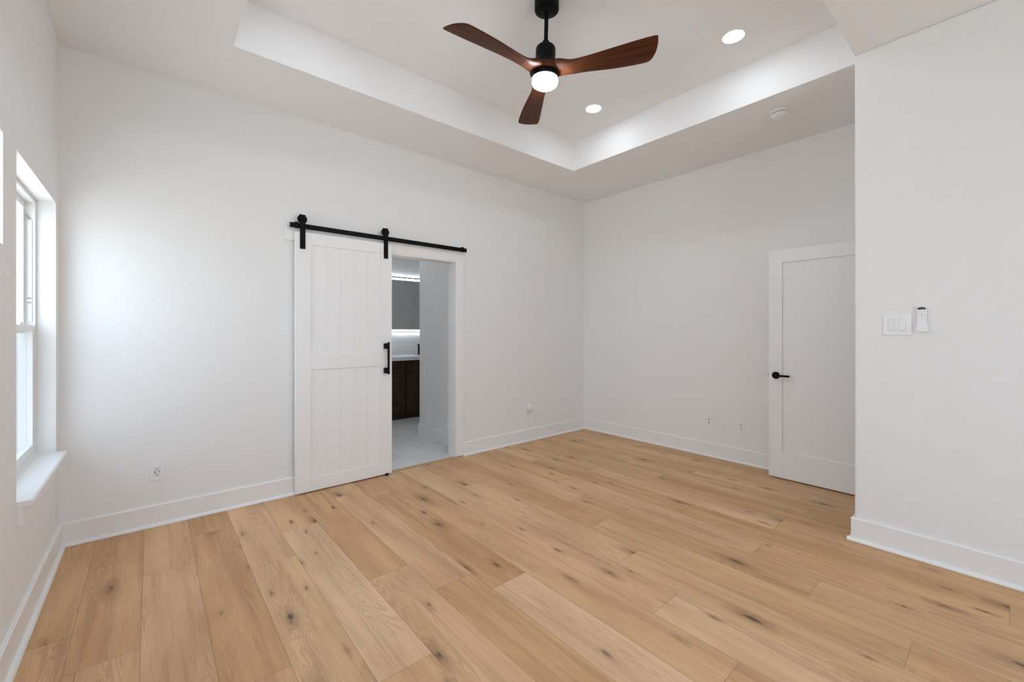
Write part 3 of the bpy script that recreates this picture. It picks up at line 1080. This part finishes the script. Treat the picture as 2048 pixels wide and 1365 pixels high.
f = wall_map('B', 2.047, 0.3705)
t = thing('cable_plate', (XB, 2.047, 0.31), 'white cable plate with two dark jacks on the right wall', 'cable plate')
plate(t, f, 0.035, 0.0555)
for w in (0.0155, -0.0175):
    bm = BM(); wpoly(bm, f, circ(0, w, 0.0065, 6), 0.0055, 0.0075); jk = obj('coaxial_jack', bm, M['gold'], t)
    bm = BM(); wpoly(bm, f, circ(0, w, 0.0044, 14), 0.0075, 0.014); obj('threaded_barrel', bm, M['gold'], jk, smooth=True)

f = wall_map('B', 1.727, 0.362)
t = thing('wall_outlet', (XB, 1.727, 0.31), 'white outlet on the right wall between the cable plate and the door', 'outlet')
plate(t, f, 0.035, 0.0565)
duplex(t, f)

# double switch plate on the near partition
f = wall_map('C', 0.431, 1.350)
t = thing('switch_plate', (XC, 0.431, 1.29), 'white double switch plate on the near partition', 'light switch')
bm = BM()
wpoly(bm, f, rrect(-0.0635, 0.0635, -0.063, 0.063, 0.003, 2), 0.0, 0.006)
obj('face_plate', bm, M['plastic'], t, bevel=0.0028)
bm = BM(); wpoly(bm, f, rrect(-0.041, -0.0075, -0.034, 0.034, 0.0015, 2), 0.006, 0.0074)
sf = obj('fan_control', bm, M['plastic2'], t, bevel=0.0004)
bm = BM(); wpoly(bm, f, rrect(-0.037, -0.0155, -0.030, 0.030, 0.0015, 2), 0.0074, 0.0092)
obj('paddle', bm, M['plastic'], sf, bevel=0.0006)
bm = BM(); wpoly(bm, f, rrect(-0.0135, -0.0095, -0.028, 0.028, 0.001, 2), 0.0074, 0.0084)
obj('slide', bm, M['plastic'], sf)
for w in (0.016, -0.002, -0.014):
    hole(sf, f, circ(-0.026, w, 0.0014), 0.0092, 'indicator', 'grey')
bm = BM(); wpoly(bm, f, rrect(0.0075, 0.041, -0.034, 0.034, 0.0015, 2), 0.006, 0.0070)
rk = obj('rocker_frame', bm, M['plastic2'], t, bevel=0.0004)
bm = BM()
for d0, wv in ((0.0070, -0.031), (0.0070, 0.031)):
    pass
pts_s = [(0.0070, -0.031), (0.0120, -0.031), (0.0085, 0.0), (0.0095, 0.031), (0.0070, 0.031)]
A = [bm.verts.new(f(0.0100, p[0], p[1])) for p in pts_s]
B = [bm.verts.new(f(0.0385, p[0], p[1])) for p in pts_s]
bm.faces.new(A); bm.faces.new(B[::-1])
for i in range(5):
    bm.faces.new((A[i], A[(i + 1) % 5], B[(i + 1) % 5], B[i]))
obj('rocker', bm, M['plastic'], rk, bevel=0.0006)

# remote control in its wall holder
f = wall_map('C', 0.3235, 1.3815)
t = thing('remote_holder', (XC, 0.3235, 1.31), 'white wall cradle holding the fan remote', 'remote holder')
bm = BM()
wpoly(bm, f, rrect(-0.0245, 0.0245, -0.072, 0.0, 0.010, 4), 0.0, 0.004)
obj('back_plate', bm, M['plastic'], t, bevel=0.001)
bm = BM()
wpoly(bm, f, rrect(-0.0245, 0.0245, -0.0735, -0.030, 0.010, 4), 0.019, 0.022)
wbox(bm, f, -0.0245, -0.0215, 0.003, 0.020, -0.060, -0.030)
wbox(bm, f, 0.0215, 0.0245, 0.003, 0.020, -0.060, -0.030)
wbox(bm, f, -0.0155, 0.0155, 0.003, 0.020, -0.0735, -0.0705)
obj('pocket', bm, M['plastic'], t, bevel=0.001)
rm = thing('remote_control', (XC - 0.01, 0.3235, 1.315), 'slim white remote control with a black end, upright in the cradle', 'remote control')
bm = BM()
wpoly(bm, f, rrect(-0.0205, 0.0205, -0.069, 0.073, 0.010, 5), 0.0045, 0.0185)
obj('body', bm, M['plastic'], rm, bevel=0.003, seg=3)
bm = BM()
arc = [(0.0165 - 0.033 * k / 8, 0.0605 + 0.0075 * math.sin(PI * (0.12 + 0.76 * k / 8))) for k in range(9)]
wpoly(bm, f, [(-0.0165, 0.0530), (0.0165, 0.0530)] + arc, 0.0183, 0.0190)
obj('infrared_window', bm, M['screen'], rm)
btn = [(-0.012, 0.0445, .0026), (0.012, 0.0445, .0026)]
btn += [(0.0115 * math.cos(math.radians(a)), 0.0245 + 0.0125 * math.sin(math.radians(a)), .0026) for a in range(22, 382, 45)]
btn += [(u, w, .0030) for w in (0.0015, -0.0125) for u in (-0.0125, 0.0, 0.0125)]
for u, w, r in btn:
    bm = BM(); wpoly(bm, f, circ(u, w, r, 14), 0.0183, 0.0194)
    bt = obj('button', bm, M['plastic2'], rm)
    hole(bt, f, circ(u, w, r * 0.45, 8), 0.0194, 'symbol', 'grey', 0.0002)
bm = BM(); wpoly(bm, f, circ(0, 0.0245, 0.0042, 16), 0.0183, 0.0196)
bt = obj('power_button', bm, M['plastic2'], rm)
hole(bt, f, circ(0, 0.0245, 0.0022, 10), 0.0196, 'symbol', 'dark', 0.0002)

# ------------------------------------------------------------------ bathroom beyond the doorway
BX0, BX1, BY1, BHt = 1.0, 4.55, 6.40, 2.75
BXP, BYP = 2.60, 4.862                         # partition face and its end
bm = BM(); slab(bm, 2, 0.0, -0.03, (BX0, BX1), (YA + 0.012, BY1 + 0.1))
struct('floor_bathroom', bm, M['tile'], 'pale grey tiled bathroom floor seen through the doorway', 'floor')
bm = BM(); slab(bm, 2, BHt, BHt + 0.05, (BX0, BX1), (YA + WT, BY1 + 0.1))
struct('ceiling_bathroom', bm, M['ceil'], 'white bathroom ceiling beyond the doorway', 'ceiling')
bm = BM(); slab(bm, 1, BY1, BY1 + 0.1, (BX0, BX1), (0, BHt))
struct('wall_bathroom_rear', bm, M['wall'], 'white bathroom wall behind the lit mirror', 'wall')
bm = BM(); slab(bm, 0, BXP, BXP + 0.12, (YA + WT, BYP), (0, BHt))
struct('wall_bathroom_partition', bm, M['wall'], 'grey shaded partition just inside the bathroom doorway', 'wall')
bm = BM(); slab(bm, 0, BX0, BX0 - 0.1, (YA + WT, BY1), (0, BHt))
struct('wall_bathroom_left', bm, M['wall'], 'bathroom wall hidden behind the barn door', 'wall')
bm = BM(); slab(bm, 0, BX1, BX1 + 0.1, (YA + WT, BY1), (0, BHt))
struct('wall_bathroom_right', bm, M['wall'], 'bathroom wall beyond the partition', 'wall')
bm = BM()
prism(bm, [(BXP, 0.0005), (BXP - BT, 0.0005), (BXP - BT, BH - 0.004), (BXP - BT + 0.004, BH), (BXP, BH)], 1, YA + WT + 0.004, BYP + BT)
prism(bm, [(BYP, 0.0005), (BYP + BT, 0.0005), (BYP + BT, BH), (BYP, BH)], 0, BXP, BXP + 0.12)
struct('baseboard_bathroom', bm, M['trim'], 'white baseboard on the bathroom partition', 'baseboard')

bl = thing('added_fill_light', (1.75, 4.95, BHt), 'round ceiling light added unseen behind the barn door to brighten the bathroom', 'ceiling light')  # extra lamp placed out of sight to lift the bathroom light
bm = BM(); lathe(bm, [(0, BHt), (0.15, BHt), (0.15, BHt - 0.02), (0, BHt - 0.02)], (1.75, 4.95, 0), 2, 40)
obj('base', bm, M['plastic'], bl, smooth=True)
bm = BM(); lathe(bm, [(0, BHt - 0.02), (0.135, BHt - 0.02), (0.13, BHt - 0.05), (0.09, BHt - 0.065), (0, BHt - 0.07)], (1.75, 4.95, 0), 2, 40)
obj('diffuser', bm, M['flush'], bl, smooth=True)

# switch on the partition, its edge just showing beside the jamb
t = thing('light_switch', (BXP, 4.180, 1.28), 'light switch on the bathroom partition, edge-on beside the jamb', 'light switch')
bm = BM(); box(bm, BXP - 0.006, BXP, 4.1475, 4.2175, 1.270, 1.388)
obj('face_plate', bm, M['plastic'], t, bevel=0.002)
bm = BM(); box(bm, BXP - 0.010, BXP - 0.006, 4.166, 4.199, 1.296, 1.362)
obj('rocker', bm, M['plastic2'], t, bevel=0.001)

# vanity
VF, VX0, VX1 = 5.83, 1.96, 3.80
van = thing('vanity_cabinet', ((VX0 + VX1) / 2, VF, 0), 'dark walnut bathroom vanity with black pulls under a white top', 'vanity cabinet')
bm = BM(); box(bm, VX0, VX1, VF + 0.018, BY1 - 0.002, 0.10, 0.878)
obj('carcass', bm, M['cab'], van, bevel=0.001)
bm = BM(); box(bm, VX0 + 0.01, VX1 - 0.01, VF + 0.055, VF + 0.075, 0.0005, 0.10)
obj('toe_kick', bm, M['cab'], van)


def front(name, x0, x1, z0, z1, pull_at=None, vert=False, rail=0.055):
    g = 0.0015
    bm = BM()
    slab(bm, 1, VF, VF + 0.018, (x0 + g, x1 - g), (z0 + g, z1 - g), [(x0 + rail, x1 - rail, z0 + min(rail, (z1 - z0) * .28), z1 - min(rail, (z1 - z0) * .28))])
    box(bm, x0 + rail - 0.002, x1 - rail + 0.002, VF + 0.009, VF + 0.0175, z0 + min(rail, (z1 - z0) * .28) - 0.002, z1 - min(rail, (z1 - z0) * .28) + 0.002)
    o = obj(name, bm, M['cab'], van, bevel=0.0008)
    if pull_at:
        px, pz = pull_at
        bm = BM()
        if vert:
            box(bm, px - 0.005, px + 0.005, VF - 0.034, VF - 0.025, pz - 0.075, pz + 0.075)
            for s in (-1, 1):
                box(bm, px - 0.004, px + 0.004, VF - 0.026, VF, pz + s * 0.06 - 0.004, pz + s * 0.06 + 0.004)
        else:
            box(bm, px - 0.100, px + 0.100, VF - 0.034, VF - 0.025, pz - 0.006, pz + 0.006)
            for s in (-1, 1):
                box(bm, px + s * 0.08 - 0.004, px + s * 0.08 + 0.004, VF - 0.026, VF, pz - 0.004, pz + 0.004)
        q = obj('pull', bm, M['black'], o, bevel=0.001)
        q['label'] = 'black bar pull'
    return o


XD = 2.889
for x0, x1 in ((XD - 0.465, XD - 0.006),):
    for z0, z1, pz in ((0.700, 0.872, 0.778), (0.400, 0.697, 0.543), (0.106, 0.397, 0.255)):
        front('drawer', x0, x1, z0, z1, ((x0 + x1) / 2 + 0.005, pz))
front('drawer', XD + 0.006, XD + 0.455, 0.700, 0.872)
front('cabinet_door', XD + 0.006, XD + 0.455, 0.106, 0.697, (XD + 0.43, 0.60), True)
front('drawer', XD - 0.925, XD - 0.471, 0.700, 0.872)
front('cabinet_door', XD - 0.925, XD - 0.471, 0.106, 0.697, (XD - 0.50, 0.60), True)
front('cabinet_door', XD + 0.458, XD + 0.905, 0.106, 0.872, (XD + 0.49, 0.60), True)

ct = thing('countertop', ((VX0 + VX1) / 2, VF, 0.8785), 'white stone counter on the dark vanity', 'countertop')
bm = BM(); box(bm, VX0 - 0.01, VX1 + 0.01, VF - 0.022, BY1 - 0.001, 0.8785, 0.930)
obj('slab', bm, M['quartz'], ct, bevel=0.003)
bm = BM(); box(bm, VX0 - 0.01, VX1 + 0.01, BY1 - 0.022, BY1 - 0.001, 0.9302, 1.022)
obj('backsplash', bm, M['quartz'], ct, bevel=0.002)

# lit mirror
MX0, MX1, MZ0, MZ1, MY = 2.2, 3.72, 1.292, 2.192, BY1 - 0.036
mi = thing('lit_mirror', ((MX0 + MX1) / 2, BY1, MZ0), 'large lit bathroom mirror with white light bars along top and bottom', 'mirror')
bm = BM(); box(bm, MX0, MX1, MY, MY + 0.006, MZ0, MZ1)
obj('glass', bm, M['mirror'], mi)
bm = BM(); box(bm, MX0 + 0.03, MX1 - 0.03, MY + 0.006, BY1 - 0.006, MZ0 + 0.02, MZ1 - 0.02)
obj('backing_box', bm, M['plastic2'], mi)
for z0, z1 in ((MZ0 + 0.016, MZ0 + 0.044), (MZ1 - 0.052, MZ1 - 0.024)):
    bm = BM(); box(bm, MX0 + 0.01, MX1 - 0.01, MY - 0.0008, MY, z0, z1)
    obj('light_bar', bm, M['led'], mi)
for z0, z1 in ((MZ0 + 0.012, MZ0 + 0.019), (MZ1 - 0.019, MZ1 - 0.012)):
    bm = BM(); box(bm, MX0 + 0.03, MX1 - 0.03, MY + 0.012, MY + 0.024, z0, z1)
    obj('back_light', bm, M['led'], mi)

# black faucet
fx, fy = 3.333, 6.26
fa = thing('faucet', (fx, fy, 0.9305), 'black upright faucet on the white counter', 'faucet')
bm = BM(); prism(bm, rrect(fx - 0.075, fx + 0.075, fy - 0.025, fy + 0.025, 0.02, 5), 2, 0.9305, 0.936)
obj('base_plate', bm, M['black'], fa, smooth=True)
bm = BM(); lathe(bm, [(0, 0.936), (0.022, 0.936), (0.020, 0.944), (0.020, 1.085), (0.018, 1.09), (0, 1.09)], (fx + 0.004, fy, 0), 2, 24)
obj('body', bm, M['black'], fa, smooth=True)
bm = BM(); box(bm, fx - 0.012, fx + 0.018, fy - 0.14, fy - 0.015, 1.055, 1.075)
obj('spout', bm, M['black'], fa, bevel=0.003)
bm = BM(); box(bm, fx - 0.004, fx + 0.012, fy - 0.01, fy + 0.045, 1.09, 1.10)
obj('handle', bm, M['black'], fa, bevel=0.003)

for o in list(bpy.data.objects):
    if '_org' in o:
        del o['_org']
